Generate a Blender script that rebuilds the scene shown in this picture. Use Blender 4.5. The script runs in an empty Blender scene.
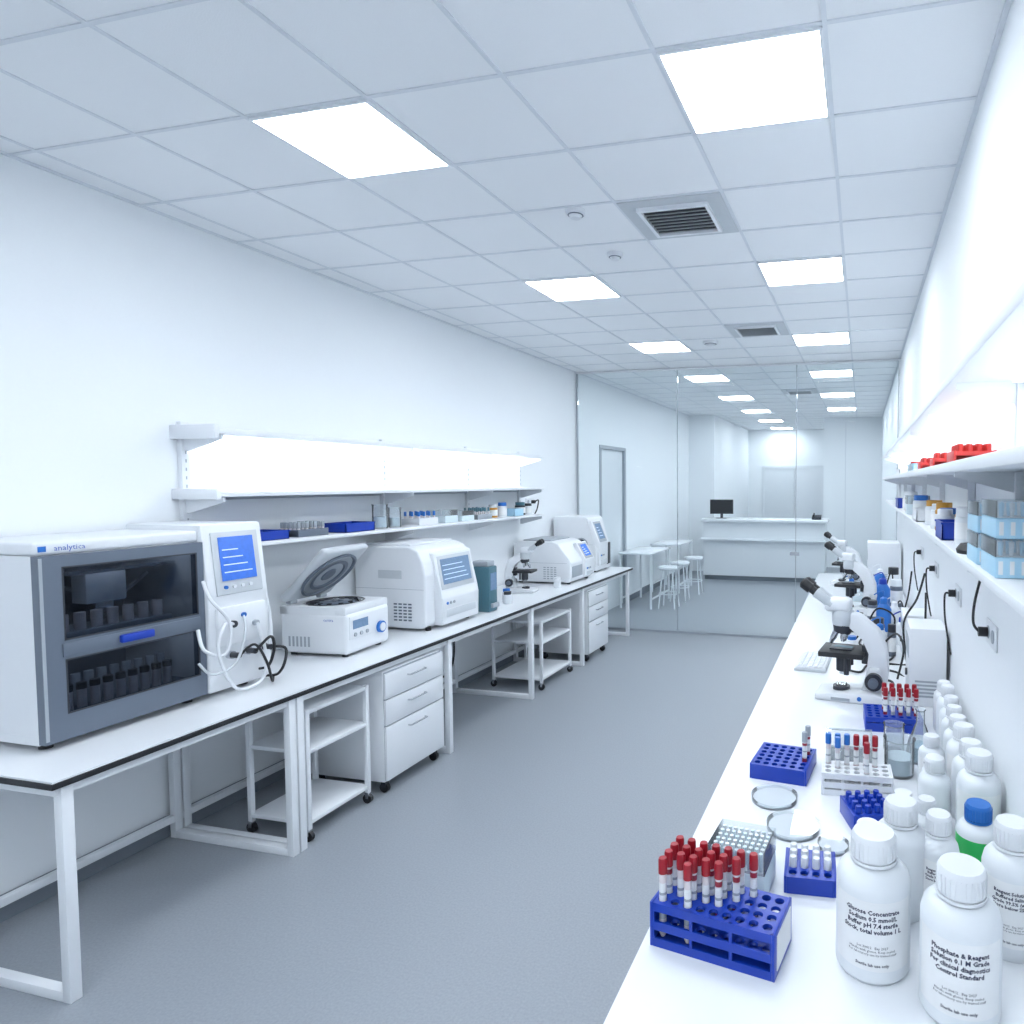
import bpy, bmesh, math, random
from mathutils import Matrix, Vector
random.seed(7)
S=bpy.context.scene
try:
    S.view_settings.view_transform='Standard'
    S.view_settings.look='None'
except Exception as e: print(e)
# ------------------------------------------------------------ materials
def mat(name,col,rough=.5,metal=0,noise=.04,scale=30,bump=0,spec=.5,emis=0,ecol=None,coat=0):
    m=bpy.data.materials.new(name); m.use_nodes=True
    nt=m.node_tree; b=nt.nodes['Principled BSDF']
    b.inputs['Roughness'].default_value=rough; b.inputs['Metallic'].default_value=metal
    b.inputs['Specular IOR Level'].default_value=spec
    if coat: b.inputs['Coat Weight'].default_value=coat
    tc=nt.nodes.new('ShaderNodeTexCoord'); n=nt.nodes.new('ShaderNodeTexNoise')
    n.inputs['Scale'].default_value=scale; n.inputs['Detail'].default_value=4
    nt.links.new(tc.outputs['Object'],n.inputs['Vector'])
    mx=nt.nodes.new('ShaderNodeMix'); mx.data_type='RGBA'
    mx.inputs[6].default_value=(*[max(0,c*(1-noise)) for c in col],1)
    mx.inputs[7].default_value=(*[min(1,c*(1+noise)) for c in col],1)
    nt.links.new(n.outputs['Fac'],mx.inputs[0]); nt.links.new(mx.outputs[2],b.inputs['Base Color'])
    if bump:
        bp=nt.nodes.new('ShaderNodeBump'); bp.inputs['Strength'].default_value=bump; bp.inputs['Distance'].default_value=.002
        nt.links.new(n.outputs['Fac'],bp.inputs['Height']); nt.links.new(bp.outputs[0],b.inputs['Normal'])
    if emis:
        b.inputs['Emission Color'].default_value=(*(ecol or col),1); b.inputs['Emission Strength'].default_value=emis
    return m
def clear(name,col,gl=.12,diff=.0,dcol=(.9,.95,1),rough=.03):
    m=bpy.data.materials.new(name); m.use_nodes=True; nt=m.node_tree; nt.nodes.clear()
    o=nt.nodes.new('ShaderNodeOutputMaterial'); t=nt.nodes.new('ShaderNodeBsdfTransparent'); t.inputs[0].default_value=(*col,1)
    g=nt.nodes.new('ShaderNodeBsdfGlossy'); g.inputs['Roughness'].default_value=rough
    d=nt.nodes.new('ShaderNodeBsdfDiffuse'); d.inputs[0].default_value=(*dcol,1)
    m1=nt.nodes.new('ShaderNodeMixShader'); m1.inputs[0].default_value=diff
    nt.links.new(t.outputs[0],m1.inputs[1]); nt.links.new(d.outputs[0],m1.inputs[2])
    lw=nt.nodes.new('ShaderNodeLayerWeight'); lw.inputs[0].default_value=gl
    m2=nt.nodes.new('ShaderNodeMixShader'); nt.links.new(lw.outputs['Fresnel'],m2.inputs[0])
    nt.links.new(m1.outputs[0],m2.inputs[1]); nt.links.new(g.outputs[0],m2.inputs[2]); nt.links.new(m2.outputs[0],o.inputs[0])
    return m
WALL=mat('wall_paint',(.87,.905,.94),.7,noise=.01,scale=60,bump=.05)
CEIL=mat('ceiling_tile',(.89,.915,.945),.9,noise=.02,scale=180,bump=.3)
GRID=mat('ceiling_grid_metal',(.74,.78,.83),.6)
FLOOR=mat('floor_vinyl',(.305,.335,.375),.40,noise=.18,scale=90,spec=.4)
BASEB=mat('baseboard_vinyl',(.20,.23,.27),.5)
PANEL=mat('light_panel',(1,1,1),.5,emis=21.5,ecol=(.905,.955,1))
LED=mat('led_strip',(1,1,1),.5,emis=12,ecol=(.92,.965,1))
LEDFILL=mat('chamber_fill_led',(1,1,1),.5,emis=7,ecol=(.9,.95,1))  # added glow that brightens the analyzer interior behind the smoked glass
WHITE=mat('white_plastic',(.78,.81,.85),.38,noise=.01)
WMET=mat('white_powdercoat',(.81,.84,.88),.35,noise=.01)
LAM=mat('white_laminate',(.82,.85,.89),.25,noise=.01)
BLACK=mat('black_rubber',(.012,.013,.017),.5)
DARK=mat('dark_plastic',(.03,.034,.045),.35)
GREY=mat('slate_grey_plastic',(.13,.16,.21),.35,noise=.03)
LGREY=mat('light_grey_plastic',(.38,.42,.47),.45)
VENT=mat('vent_grey',(.58,.62,.66),.5)
METAL=mat('brushed_metal',(.6,.62,.65),.25,metal=1)
BLUE=mat('blue_plastic',(.006,.045,.42),.32,noise=.08)
BLUE2=mat('blue_cap',(.02,.16,.55),.35)
RED=mat('red_cap',(.34,.008,.02),.35,noise=.08)
ORED=mat('red_plastic',(.55,.03,.025),.4)
AMBER=mat('amber_plastic',(.60,.30,.04),.4)
GREENL=mat('green_liquid',(.03,.52,.12),.3)
TEAL=mat('teal_plastic',(.06,.16,.21),.4)
TIPB=mat('pale_blue_box',(.42,.68,.86),.35)
TIPW=mat('pale_box',(.68,.80,.86),.35)
HDPE=mat('hdpe_bottle',(.76,.80,.84),.42,noise=.01)
LABEL=mat('paper_label',(.83,.85,.87),.7,noise=.01)
INK=mat('label_ink',(.03,.035,.08),.7)
INKB=mat('blue_ink',(.02,.10,.45),.6)
SCREEN=mat('blue_screen',(.03,.12,.5),.2,emis=.4,ecol=(.06,.2,.75),noise=.3,scale=40)
SCREEN2=mat('grey_screen',(.14,.23,.37),.2,emis=.12,ecol=(.35,.5,.75),noise=.3,scale=40)
SCRW=mat('screen_white',(.6,.75,.95),.3,emis=.25)
SAMP=mat('sample_white',(.75,.70,.72),.4)
BLOOD=mat('sample_red',(.30,.02,.04),.3)
GLASS=clear('partition_glass',(.95,.975,.98),.10)
SMOKE=clear('smoked_glass',(.50,.54,.60),.22,diff=.03,dcol=(.02,.025,.03))
CLR=clear('clear_plastic',(.96,.98,.99),.18,diff=.14)
CLB=clear('pale_blue_plastic',(.80,.93,.98),.2,diff=.40,dcol=(.65,.86,.96))
DOORM=mat('door_paint',(.74,.78,.82),.5)
# ------------------------------------------------------------ builder
def T(x=0,y=0,z=0): return Matrix.Translation((x,y,z))
def R(a,ax): return Matrix.Rotation(math.radians(a),4,ax)
def catmull(P,n=8):
    P=[Vector(p) for p in P]; Q=[P[0]]+P+[P[-1]]; out=[]
    for i in range(1,len(Q)-2):
        for k in range(n):
            t=k/n; a,b,c,d=Q[i-1],Q[i],Q[i+1],Q[i+2]
            out.append(.5*((2*b)+(c-a)*t+(2*a-5*b+4*c-d)*t*t+(3*b-a-3*c+d)*t**3))
    out.append(P[-1]); return out
class B:
    def __init__(s,name): s.name=name; s.bm=bmesh.new(); s.mats=[]
    def add(s,t,m,M=None):
        if M is not None: bmesh.ops.transform(t,matrix=M,verts=t.verts)
        if m not in s.mats: s.mats.append(m)
        i=s.mats.index(m)
        bmesh.ops.recalc_face_normals(t,faces=t.faces)
        for f in t.faces: f.material_index=i; f.smooth=True
        me=bpy.data.meshes.new('t'); t.to_mesh(me); t.free(); s.bm.from_mesh(me); bpy.data.meshes.remove(me); return s
    def bx(s,x0,x1,y0,y1,z0,z1,m,bev=0,M=None,seg=2):
        t=bmesh.new(); bmesh.ops.create_cube(t,size=1)
        for v in t.verts: v.co=Vector((x0+(v.co.x+.5)*(x1-x0),y0+(v.co.y+.5)*(y1-y0),z0+(v.co.z+.5)*(z1-z0)))
        if bev: bmesh.ops.bevel(t,geom=t.edges[:],offset=bev,segments=seg,affect='EDGES',profile=.5)
        return s.add(t,m,M)
    def rev(s,prof,m,c=(0,0,0),seg=24,M=None):
        t=bmesh.new(); rings=[]
        for r,z in prof:
            if r<1e-5: rings.append([t.verts.new((0,0,z))])
            else: rings.append([t.verts.new((r*math.cos(2*math.pi*i/seg),r*math.sin(2*math.pi*i/seg),z)) for i in range(seg)])
        for a,b in zip(rings,rings[1:]):
            for i in range(seg):
                j=(i+1)%seg
                if len(a)==1 and len(b)==1: break
                if len(a)==1: t.faces.new((a[0],b[i],b[j]))
                elif len(b)==1: t.faces.new((a[i],a[j],b[0]))
                else: t.faces.new((a[i],a[j],b[j],b[i]))
        Mx=T(*c) if M is None else T(*c)@M
        return s.add(t,m,Mx)
    def cyl(s,c,r,h,m,ax='z',seg=24,r2=None,M=None):
        r2=r if r2 is None else r2
        q={'z':Matrix.Identity(4),'x':R(90,'Y'),'y':R(-90,'X')}[ax]
        if M is not None: q=M@q
        return s.rev([(0,0),(r,0),(r2,h),(0,h)],m,c,seg,q)
    def tube(s,P,r,m,seg=8,n=0):
        P=catmull(P,n) if n else [Vector(p) for p in P]
        t=bmesh.new(); rings=[]; up=None
        for i,p in enumerate(P):
            d=(P[min(i+1,len(P)-1)]-P[max(i-1,0)]).normalized()
            if up is None: up=Vector((0,0,1)) if abs(d.z)<.9 else Vector((1,0,0))
            a=d.cross(up)
            if a.length<1e-4: a=d.orthogonal()
            a.normalize(); up=a.cross(d).normalized()
            rings.append([t.verts.new(p+r*(math.cos(2*math.pi*k/seg)*a+math.sin(2*math.pi*k/seg)*up)) for k in range(seg)])
        for A,C in zip(rings,rings[1:]):
            for k in range(seg): t.faces.new((A[k],A[(k+1)%seg],C[(k+1)%seg],C[k]))
        t.faces.new(rings[0]); t.faces.new(rings[-1][::-1])
        return s.add(t,m)
    def prism(s,poly,y0,y1,m,bev=0,M=None,seg=2):
        t=bmesh.new()
        a=[t.verts.new((x,y0,z)) for x,z in poly]; b=[t.verts.new((x,y1,z)) for x,z in poly]
        t.faces.new(a); t.faces.new(b[::-1]); n=len(poly)
        for i in range(n): t.faces.new((a[i],b[i],b[(i+1)%n],a[(i+1)%n]))
        if bev: bmesh.ops.bevel(t,geom=t.edges[:],offset=bev,segments=seg,affect='EDGES',profile=.5)
        return s.add(t,m,M)
    def frame(s,x0,x1,y0,y1,z0,z1,wins,m):
        ya,yb=wins[0][0],wins[0][1]
        ys=[y0,ya,yb,y1]; zs=[z0]
        for w in wins: zs+= [w[2],w[3]]
        zs.append(z1); t=bmesh.new()
        g=[[t.verts.new((x1,y,z)) for z in zs] for y in ys]; h=[[t.verts.new((x0,y,z)) for z in zs] for y in ys]
        nz=len(zs)-1
        solid=lambda i,k: 0<=i<3 and 0<=k<nz and not (i==1 and k%2==1)
        for i in range(3):
            for k in range(nz):
                if not solid(i,k): continue
                t.faces.new((g[i][k],g[i+1][k],g[i+1][k+1],g[i][k+1])); t.faces.new((h[i][k],h[i][k+1],h[i+1][k+1],h[i+1][k]))
                for di,dk,e in ((-1,0,((i,k),(i,k+1))),(1,0,((i+1,k),(i+1,k+1))),(0,-1,((i,k),(i+1,k))),(0,1,((i,k+1),(i+1,k+1)))):
                    if not solid(i+di,k+dk):
                        (a,b),(c,d)=e; t.faces.new((g[a][b],g[c][d],h[c][d],h[a][b]))
        return s.add(t,m)
    def holes(s,x0,y0,nx,ny,sx,sy,r,z,th,m,M=None):
        t=bmesh.new(); K=12
        for ix in range(nx):
            for iy in range(ny):
                cx=x0+(ix+.5)*sx; cy=y0+(iy+.5)*sy; out=[];inn=[];low=[]
                for k in range(K):
                    an=2*math.pi*(k+.5)/K; c,q=math.cos(an),math.sin(an)
                    f=1/max(abs(c),abs(q))
                    if k in (1,4,7,10): c2,q2=math.copysign(1,c),math.copysign(1,q)
                    else: c2,q2=c*f,q*f
                    out.append(t.verts.new((cx+c2*sx/2,cy+q2*sy/2,z)))
                    inn.append(t.verts.new((cx+c*r,cy+q*r,z))); low.append(t.verts.new((cx+c*r,cy+q*r,z-th)))
                for k in range(K):
                    j=(k+1)%K
                    t.faces.new((out[k],out[j],inn[j],inn[k])); t.faces.new((inn[k],inn[j],low[j],low[k]))
        X1=x0+nx*sx;Y1=y0+ny*sy
        for (a,b) in (((x0,y0),(X1,y0)),((X1,y0),(X1,Y1)),((X1,Y1),(x0,Y1)),((x0,Y1),(x0,y0))):
            t.faces.new([t.verts.new((*a,z)),t.verts.new((*b,z)),t.verts.new((*b,z-th)),t.verts.new((*a,z-th))])
        return s.add(t,m,M)
    def text(s,body,size,m,M=None,wrap=None,z0=0,bold=0):
        cu=bpy.data.curves.new('txt','FONT'); cu.body=body; cu.size=size; cu.align_x='CENTER'; cu.resolution_u=1; cu.offset=bold
        ob=bpy.data.objects.new('txt',cu); S.collection.objects.link(ob); bpy.context.view_layer.update()
        dg=bpy.context.evaluated_depsgraph_get(); me=bpy.data.meshes.new_from_object(ob.evaluated_get(dg))
        t=bmesh.new(); t.from_mesh(me); bpy.data.objects.remove(ob); bpy.data.meshes.remove(me)
        if wrap:
            for v in t.verts:
                a=-math.pi/2+v.co.x/wrap; v.co=Vector((wrap*math.cos(a),wrap*math.sin(a),z0+v.co.y))
        return s.add(t,m,M)
    def done(s,x=0,y=0,z=0,rot=0,sc=1):
        me=bpy.data.meshes.new(s.name); s.bm.to_mesh(me); s.bm.free()
        for m in s.mats: me.materials.append(m)
        try: me.set_sharp_from_angle(angle=math.radians(34))
        except Exception: pass
        o=bpy.data.objects.new(s.name,me); S.collection.objects.link(o)
        o.location=(x,y,z); o.rotation_euler=(0,0,math.radians(rot)); o.scale=(sc,sc,sc); return o
def FX(x,y,z,tilt=0): return T(x,y,z)@R(-tilt,'Y')@R(90,'Z')@R(90,'X')
def FY(x,y,z): return T(x,y,z)@R(90,'X')

XL,XR=-4.08,.465; ZC=3.75; YP=8.85; YB=-3.0; YE=20.0
HB=.95
# ------------------------------------------------------------ room shell
B('floor').bx(XL-.1,XR+.1,YB-.1,YE+.1,-.1,0,FLOOR).done()
B('ceiling').bx(XL-.1,XR+.1,YB-.1,YE+.1,ZC,ZC+.1,CEIL).done()
w=B('wall_left')
w.bx(XL-.1,XL,YB,9.72,0,ZC,WALL).bx(XL-.1,XL,9.72,10.85,2.7,ZC,WALL).bx(XL-.1,XL,10.85,YE,0,ZC,WALL).done()
B('wall_right').bx(XR,XR+.1,YB,YE,0,ZC,WALL).done()
B('wall_rear').bx(XL-.1,XR+.1,YB-.1,YB,0,ZC,WALL).done()
B('wall_far').bx(XL-.1,XR+.1,YE,YE+.1,0,ZC,WALL).done()
B('wall_far_left_return').bx(XL,-3.45,15.2,YE,0,ZC,WALL).done()
B('wall_far_right_return').bx(-.95,XR,16.6,YE,0,ZC,WALL).bx(-.42,-.40,16.58,16.6,0,ZC,GRID).done()
d=B('door_1'); d.bx(XL-.07,XL-.03,9.722,10.848,0.002,2.698,DOORM)
d.bx(XL-.03,XL+.015,9.70,9.77,0.001,2.74,LGREY).bx(XL-.03,XL+.015,10.80,10.87,0.001,2.74,LGREY).bx(XL-.03,XL+.0145,9.71,10.86,2.69,2.745,LGREY)
d.tube([(XL-.03,9.85,1.1),(XL+.03,9.85,1.1),(XL+.03,9.98,1.1)],.012,METAL).done()
d=B('door_2')
for a in (-2.95,-2.0): d.bx(a,a+.93,YE-.03,YE-.005,0.001,2.55,WHITE).bx(a+.02,a+.91,YE-.035,YE-.03,.05,2.5,DOORM if a<-2.5 else WHITE)
d.bx(-3.02,-2.95,YE-.05,YE-.002,0.001,2.65,DOORM).bx(-1.07,-1.0,YE-.05,YE-.002,0.001,2.65,DOORM).bx(-3.01,-1.01,YE-.049,YE-.002,2.55,2.649,DOORM).done()
B('baseboard_left').bx(XL,XL+.012,YB,YP-.03,0,.13,BASEB).bx(XL,XL+.012,YP+.03,9.69,0,.13,BASEB).bx(XL,XL+.012,10.9,15.2,0,.13,BASEB).done()
B('baseboard_right').bx(XR-.012,XR,YB,16.6,0,.13,BASEB).done()
XG=[-.145-.625*k for k in range(0,7)]; YG=[2.37+.595*n for n in range(-9,30) if YB<2.37+.595*n<YE]
g=B('trim_ceiling_grid')
for x in XG: g.bx(x-.009,x+.009,YB,YE,ZC-.006,ZC,GRID)
for y in YG: g.bx(XL,XR,y-.009,y+.009,ZC-.0055,ZC,GRID)
g.bx(XL,XL+.02,YB,YE,ZC-.012,ZC,GRID).bx(XR-.02,XR,YB,YE,ZC-.012,ZC,GRID).done()
for k in range(-2,8):
    y=2.37+2.38*k
    for x in (-2.645,-.77):
        if y+.6>YE: continue
        p=B('ceiling_light_panel'); p.bx(x+.02,x+.605,y+.02,y+.575,ZC-.010,ZC-.0005,PANEL)
        for a in ((x+.008,x+.02,y+.008,y+.587),(x+.605,x+.617,y+.008,y+.587),(x+.02,x+.605,y+.008,y+.02),(x+.02,x+.605,y+.575,y+.587)):
            p.bx(*a,ZC-.014,ZC-.0005,WMET)
        p.done()
def vent(x,y):
    v=B('air_vent'); v.bx(x+.01,x+.615,y+.01,y+.585,ZC-.012,ZC-.0005,VENT)
    v.bx(x+.12,x+.505,y+.11,y+.485,ZC-.014,ZC-.012,DARK)  # flat dark sheet standing in for the shaded recess behind the slats
    for i in range(8):
        yy=y+.13+i*.047
        v.bx(-.19,.19,-.010,.010,-.0015,.0015,VENT,0,T(x+.3125,yy,ZC-.024)@R(38,'X'))
    for q in ((x+.10,x+.12,y+.09,y+.505),(x+.505,x+.525,y+.09,y+.505),(x+.12,x+.505,y+.09,y+.11),(x+.12,x+.505,y+.485,y+.505)): v.bx(*q,ZC-.034,ZC-.012,WMET)
    v.done()
vent(-1.395,3.56); vent(-1.395,6.535); vent(-1.395,11.3)
def smoke(x,y,r=.07):
    B('smoke_detector').rev([(0,-.05),(r*.5,-.048),(r*.6,-.03),(r*.95,-.025),(r,0),(0,0)],WHITE).rev([(r*.66,-.032),(r*.78,-.030),(r*.76,-.027),(r*.66,-.029)],GREY).done(x,y,ZC-.0005)
smoke(-1.66,3.62,.06); smoke(-1.7,4.35,.055); smoke(-1.7,7.3,.09)
p=B('window_1')
xs=[XL+.03,-2.54,-.87,XR-.02]
for a,b in zip(xs,xs[1:]): p.bx(a+.006,b-.006,YP-.006,YP+.006,.03,ZC-.03,GLASS)
for x in (-2.54,-.87): p.bx(x-.005,x+.005,YP-.008,YP+.008,.03,ZC-.03,LGREY)
p.bx(XL+.001,XR-.001,YP-.02,YP+.02,ZC-.03,ZC-.007,WMET).bx(XL+.013,XR-.013,YP-.02,YP+.02,.001,.03,LGREY)
p.bx(XL+.013,XL+.03,YP-.015,YP+.015,.03,ZC-.03,LGREY).bx(XR-.028,XR-.013,YP-.015,YP+.015,.03,ZC-.03,VENT)
for z in (.03,1.15): p.bx(-.95,-.82,YP-.014,YP+.014,z,z+.05,METAL)
p.done()
c=B('reception_counter')
c.bx(-3.4,-.75,13.9,14.6,.1,1.28,WHITE).bx(-3.44,-.7,13.82,14.64,1.28,1.34,LAM,.008).bx(-3.38,-.77,13.95,14.5,0,.1,BASEB)
c.bx(-3.44,-.7,13.80,13.9,.88,.92,LAM)
for x in (-2.5,-1.6): c.bx(x-.004,x+.004,13.897,13.9,.1,.88,GRID)
c.done()
m=B('desk_monitor'); m.bx(-.26,.26,-.02,.02,.1,.42,DARK,.005).bx(-.24,.24,-.026,-.02,.12,.4,BLACK).bx(-.03,.03,0,.04,.01,.12,DARK).bx(-.12,.12,-.08,.1,0,.012,DARK).done(-3.05,14.2,1.3401,8)
m=B('desk_telephone'); m.prism([(-.1,0),(.1,0),(.1,.05),(-.1,.1)],-.1,.1,DARK,.004).tube([(-.07,-.06,.12),(.08,-.06,.08)],.02,BLACK).done(-.95,14.2,1.3401,-90)
def table(x,y,w,d,h,nm):
    t=B(nm); t.bx(-w/2,w/2,-d/2,d/2,h-.03,h,LAM,.004)
    for a in (-1,1):
        for b in (-1,1): t.bx(a*(w/2-.03)-.015,a*(w/2-.03)+.015,b*(d/2-.03)-.015,b*(d/2-.03)+.015,0,h-.03,WMET)
        t.bx(a*(w/2-.03)-.012,a*(w/2-.03)+.012,-d/2+.03,d/2-.03,.15,.175,WMET)
    t.done(x,y)
table(-3.72,10.9,.6,1.1,.95,'side_table')
def stool(x,y):
    t=B('lab_stool'); t.rev([(0,.66),(.17,.66),(.18,.68),(.17,.71),(0,.715)],LAM)
    for a in range(4):
        q=math.radians(45+90*a); t.tube([(.12*math.cos(q),.12*math.sin(q),.66),(.2*math.cos(q),.2*math.sin(q),.0)],.012,WMET)
    t.tube([(.165*math.cos(math.radians(i*20)),.165*math.sin(math.radians(i*20)),.25) for i in range(19)],.009,WMET,6).done(x,y)
stool(-3.2,10.6); stool(-3.2,11.3); stool(-3.15,12.1)
table(-3.7,12.5,.6,1.0,.95,'side_table')
# ------------------------------------------------------------ left bench
XF=-3.13
b=B('lab_bench')
b.bx(XL+.015,XF,1.86,8.62,HB-.034,HB-.008,BLACK,.003).bx(XL+.015,XF-.004,1.864,8.616,HB-.008,HB,LAM)
b.bx(XL+.03,XF-.03,1.89,8.58,HB-.075,HB-.034,WMET)
def frame(y):
    q=.022
    b.bx(XF-.06,XF-.06+2*q,y-q,y+q,0,HB-.034,WMET,.003).bx(XL+.03,XL+.03+2*q,y-q,y+q,0,HB-.034,WMET,.003)
    b.bx(XL+.07,XF-.06,y-q+.001,y+q-.001,.0,.044,WMET,.003)
for y in (1.92,3.0,3.055,4.46,5.78,6.98,8.5): frame(y)
b.bx(XL+.03,XL+.07,1.92,8.5,.10,.14,WMET,.003)
b.done()
def cart(x0,x1,y0,y1,h):
    c=B('shelf_trolley'); q=.014
    for x in (x0,x1):
        for y in (y0,y1):
            c.bx(x-q,x+q,y-q,y+q,.07,h,WMET,.002)
            c.cyl((x,y-.012,.032),.032,.024,BLACK,'y',16).bx(x-.012,x+.012,y-.016,y+.016,.035,.075,METAL)
    for z in (.10,h*.66,h-.03): c.bx(x0-.01,x1+.01,y0-.01,y1+.01,z,z+.022,WMET,.002)
    c.done()
cart(-3.62,-3.2,3.14,3.62,.80); cart(-3.75,-3.2,6.05,6.72,.72)
def cab(y0,y1,h,nd,x0=-3.8,x1=-3.14):
    c=B('drawer_cabinet'); c.bx(x0,x1-.02,y0,y1,.09,h,WMET,.004)
    zz=.10; hs=[.42,.2,.2] if nd==3 else [.3]*nd; tot=sum(hs); f=(h-.11)/tot
    for k in hs:
        z1=zz+k*f-.010; c.bx(x1-.018,x1,y0+.004,y1-.004,zz,z1,WHITE,.003)
        ym=(y0+y1)/2; zt=z1-.06
        c.tube([(x1-.005,ym-.09,zt),(x1+.022,ym-.085,zt),(x1+.022,ym+.085,zt),(x1-.005,ym+.09,zt)],.006,METAL,8)
        zz=z1+.010
    c.bx(x1-.0205,x1-.0195,y0+.005,y1-.005,.1,h-.01,LGREY)
    for x in (x0+.06,x1-.06):
        for y in (y0+.05,y1-.05): c.cyl((x,y-.014,.033),.033,.028,BLACK,'y',16).bx(x-.018,x+.018,y-.018,y+.018,.04,.09,DARK)
    c.done()
cab(3.73,4.36,.86,3); cab(7.12,7.72,.86,3)
# ------------------------------------------------------------ analyzer 1
a=B('automated_sample_analyzer')
W0,W1=-.56,.17; D=.275; H=.935
a.bx(-D,D-.032,W0,W0+.03,.071,H-.061,WHITE).bx(-D,D-.032,W1-.03,W1,.071,H-.061,WHITE).bx(-D,-D+.02,W0+.031,W1-.031,.071,H-.061,WHITE)
a.bx(-D,D-.02,W0,W1,H-.06,H,WHITE,.014,seg=3).bx(-D,D-.032,W0,W1,.03,.07,WHITE)
for x in (-.22,.2):
    for y in (W0+.05,W1-.05,.45): a.cyl((x,y,0),.025,.035,BLACK)
x0,x1=D-.031,D+.012
wy0,wy1=W0+.085,W1-.035
a.frame(x0,x1,W0,W1-.001,.035,H-.062,[(wy0,wy1,.15,.40),(wy0,wy1,.485,H-.115)],GREY)
a.bx(x1,x1+.006,W0+.075,W1-.03,.412,.472,GREY,.002).bx(x1-.001,x1+.004,W0+.0,W0+.012,.05,H-.07,LGREY)
for za,zb in ((.15,.40),(.485,H-.115)):
    a.bx(x1-.010,x1-.004,wy0+.002,wy1-.002,za+.002,zb-.002,SMOKE)
    for q in ((wy0,wy1,za,za+.007),(wy0,wy1,zb-.007,zb),(wy0,wy0+.007,za,zb),(wy1-.007,wy1,za,zb)): a.bx(x1-.004,x1+.001,*q,DARK)
a.bx(x1+.004,x1+.03,-.26,-.11,.422,.462,BLUE,.008)
a.bx(-D+.03,D-.04,W0+.031,W1-.031,.43,.455,LGREY).bx(-D+.03,D-.05,W0+.031,W1-.031,.075,.13,GREY)
a.bx(-D+.021,-D+.024,W0+.031,W1-.031,.08,H-.07,GREY)
a.bx(D-.09,D-.07,W0+.06,W1-.06,H-.085,H-.075,LEDFILL).bx(D-.09,D-.07,W0+.06,W1-.06,.412,.422,LEDFILL)  # unseen fill strips, added so the chamber contents show
for i in range(10): a.cyl((D-.10,W0+.1+i*.056,.13),.018,.09,SAMP,seg=12).cyl((D-.10,W0+.1+i*.056,.22),.020,.03,DARK,seg=12).cyl((D-.17,W0+.12+i*.056,.13),.018,.15,LGREY,seg=12)
a.bx(D-.24,D-.08,W0+.1,W1-.1,.455,.50,LGREY,.01)
for i in range(7): a.cyl((D-.12,W0+.16+i*.07,.5),.022,.08,SAMP,seg=12)
a.bx(-D+.03,D-.12,W0+.05,W1-.05,.76,.775,METAL).bx(D-.22,D-.12,-.3,-.12,.61,.76,WHITE,.01).bx(D-.17,D-.14,-.25,-.17,.56,.61,METAL)
a.tube([(-.1,-.45,.5),(-.05,-.3,.68),(0,-.1,.6),(.05,.05,.72)],.01,LGREY,8,6)
for i in range(9): a.bx(-.19,-.13,W0-.002,W0+.002,.76-i*.016,.768-i*.016,LGREY)
a.text('analytica',.036,INKB,FX(D-.0188,-.42,H-.043))
a.bx(D-.0195,D-.0185,-.54,-.51,H-.045,H-.02,BLUE2)
a.prism([(-D,.03),(D+.02,.03),(D+.03,.50),(D+.035,.56),(D-.01,.965),(-D,.965)],W1+.004,W1+.37,WHITE,.014)
a.prism([(D+.033,.565),(D-.004,.915),(D+.004,.92),(D+.042,.57)],W1+.05,W1+.33,VENT,.002)
a.prism([(D+.036,.645),(D+.008,.89),(D+.012,.891),(D+.041,.647)],W1+.085,W1+.295,SCREEN)
for i in range(4): a.bx(D+.032-i*.0048,D+.0375-i*.0048,W1+.10,W1+.27-i*.025,.69+i*.042,.696+i*.042,SCRW)
for i in range(4): a.cyl((D+.036,W1+.10+i*.05,.61),.010,.012,WHITE if i else BLUE2,'x',12)
a.bx(D+.02,D+.05,W1+.04,W1+.34,.28,.50,WHITE,.01)
for i,y in enumerate((W1+.10,W1+.20,W1+.30)):
    a.cyl((D+.045,y,.23),.022,.03,METAL,'x',16).cyl((D+.07,y,.23),.016,.05,DARK,'x',14)
a.cyl((D+.04,W1+.12,.40),.02,.03,DARK,'x').cyl((D+.04,W1+.26,.38),.016,.03,LGREY,'x').cyl((D+.04,W1+.19,.44),.014,.02,BLUE2,'x')
a.tube([(D+.06,W1+.12,.40),(D+.12,W1+.02,.42),(D+.13,W1-.03,.30),(D+.12,W1+.03,.12),(D+.10,W1+.12,.03),(D+.12,W1+.24,.06),(D+.10,W1+.28,.2),(D+.07,W1+.26,.38)],.009,WHITE,8,8)
a.tube([(D+.03,W1-.02,.66),(D+.10,W1-.04,.57),(D+.12,W1+.05,.42),(D+.12,W1+.02,.26),(D+.10,W1-.08,.30),(D+.02,W1-.05,.40)],.009,WHITE,8,8)
a.tube([(D+.05,W1+.19,.44),(D+.12,W1+.14,.36),(D+.14,W1+.06,.20),(D+.10,W1-.04,.16),(D+.03,W1-.06,.22)],.007,VENT,8,8)
a.tube([(D+.12,W1+.2,.23),(D+.15,W1+.27,.30),(D+.12,W1+.32,.22),(D+.1,W1+.30,.12),(D+.05,W1+.28,.10)],.008,BLACK,8,8)
a.tube([(D+.12,W1+.10,.23),(D+.16,W1+.16,.28),(D+.15,W1+.24,.16),(D+.12,W1+.30,.03),(D+.02,W1+.40,.012)],.007,BLACK,8,8)
a.tube([(D+.10,W1+.3,.23),(D+.14,W1+.38,.2),(D+.08,W1+.40,.06),(D-.05,W1+.41,.014),(-.2,W1+.41,.014)],.008,BLACK,8,8)
a.tube([(.18,W1+.37,.72),(.22,W1+.40,.62),(.26,W1+.42,.35),(.26,W1+.40,.15),(.30,W1+.34,.06)],.014,WHITE,8,8)
a.done(-3.775,2.62,HB)
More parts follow.
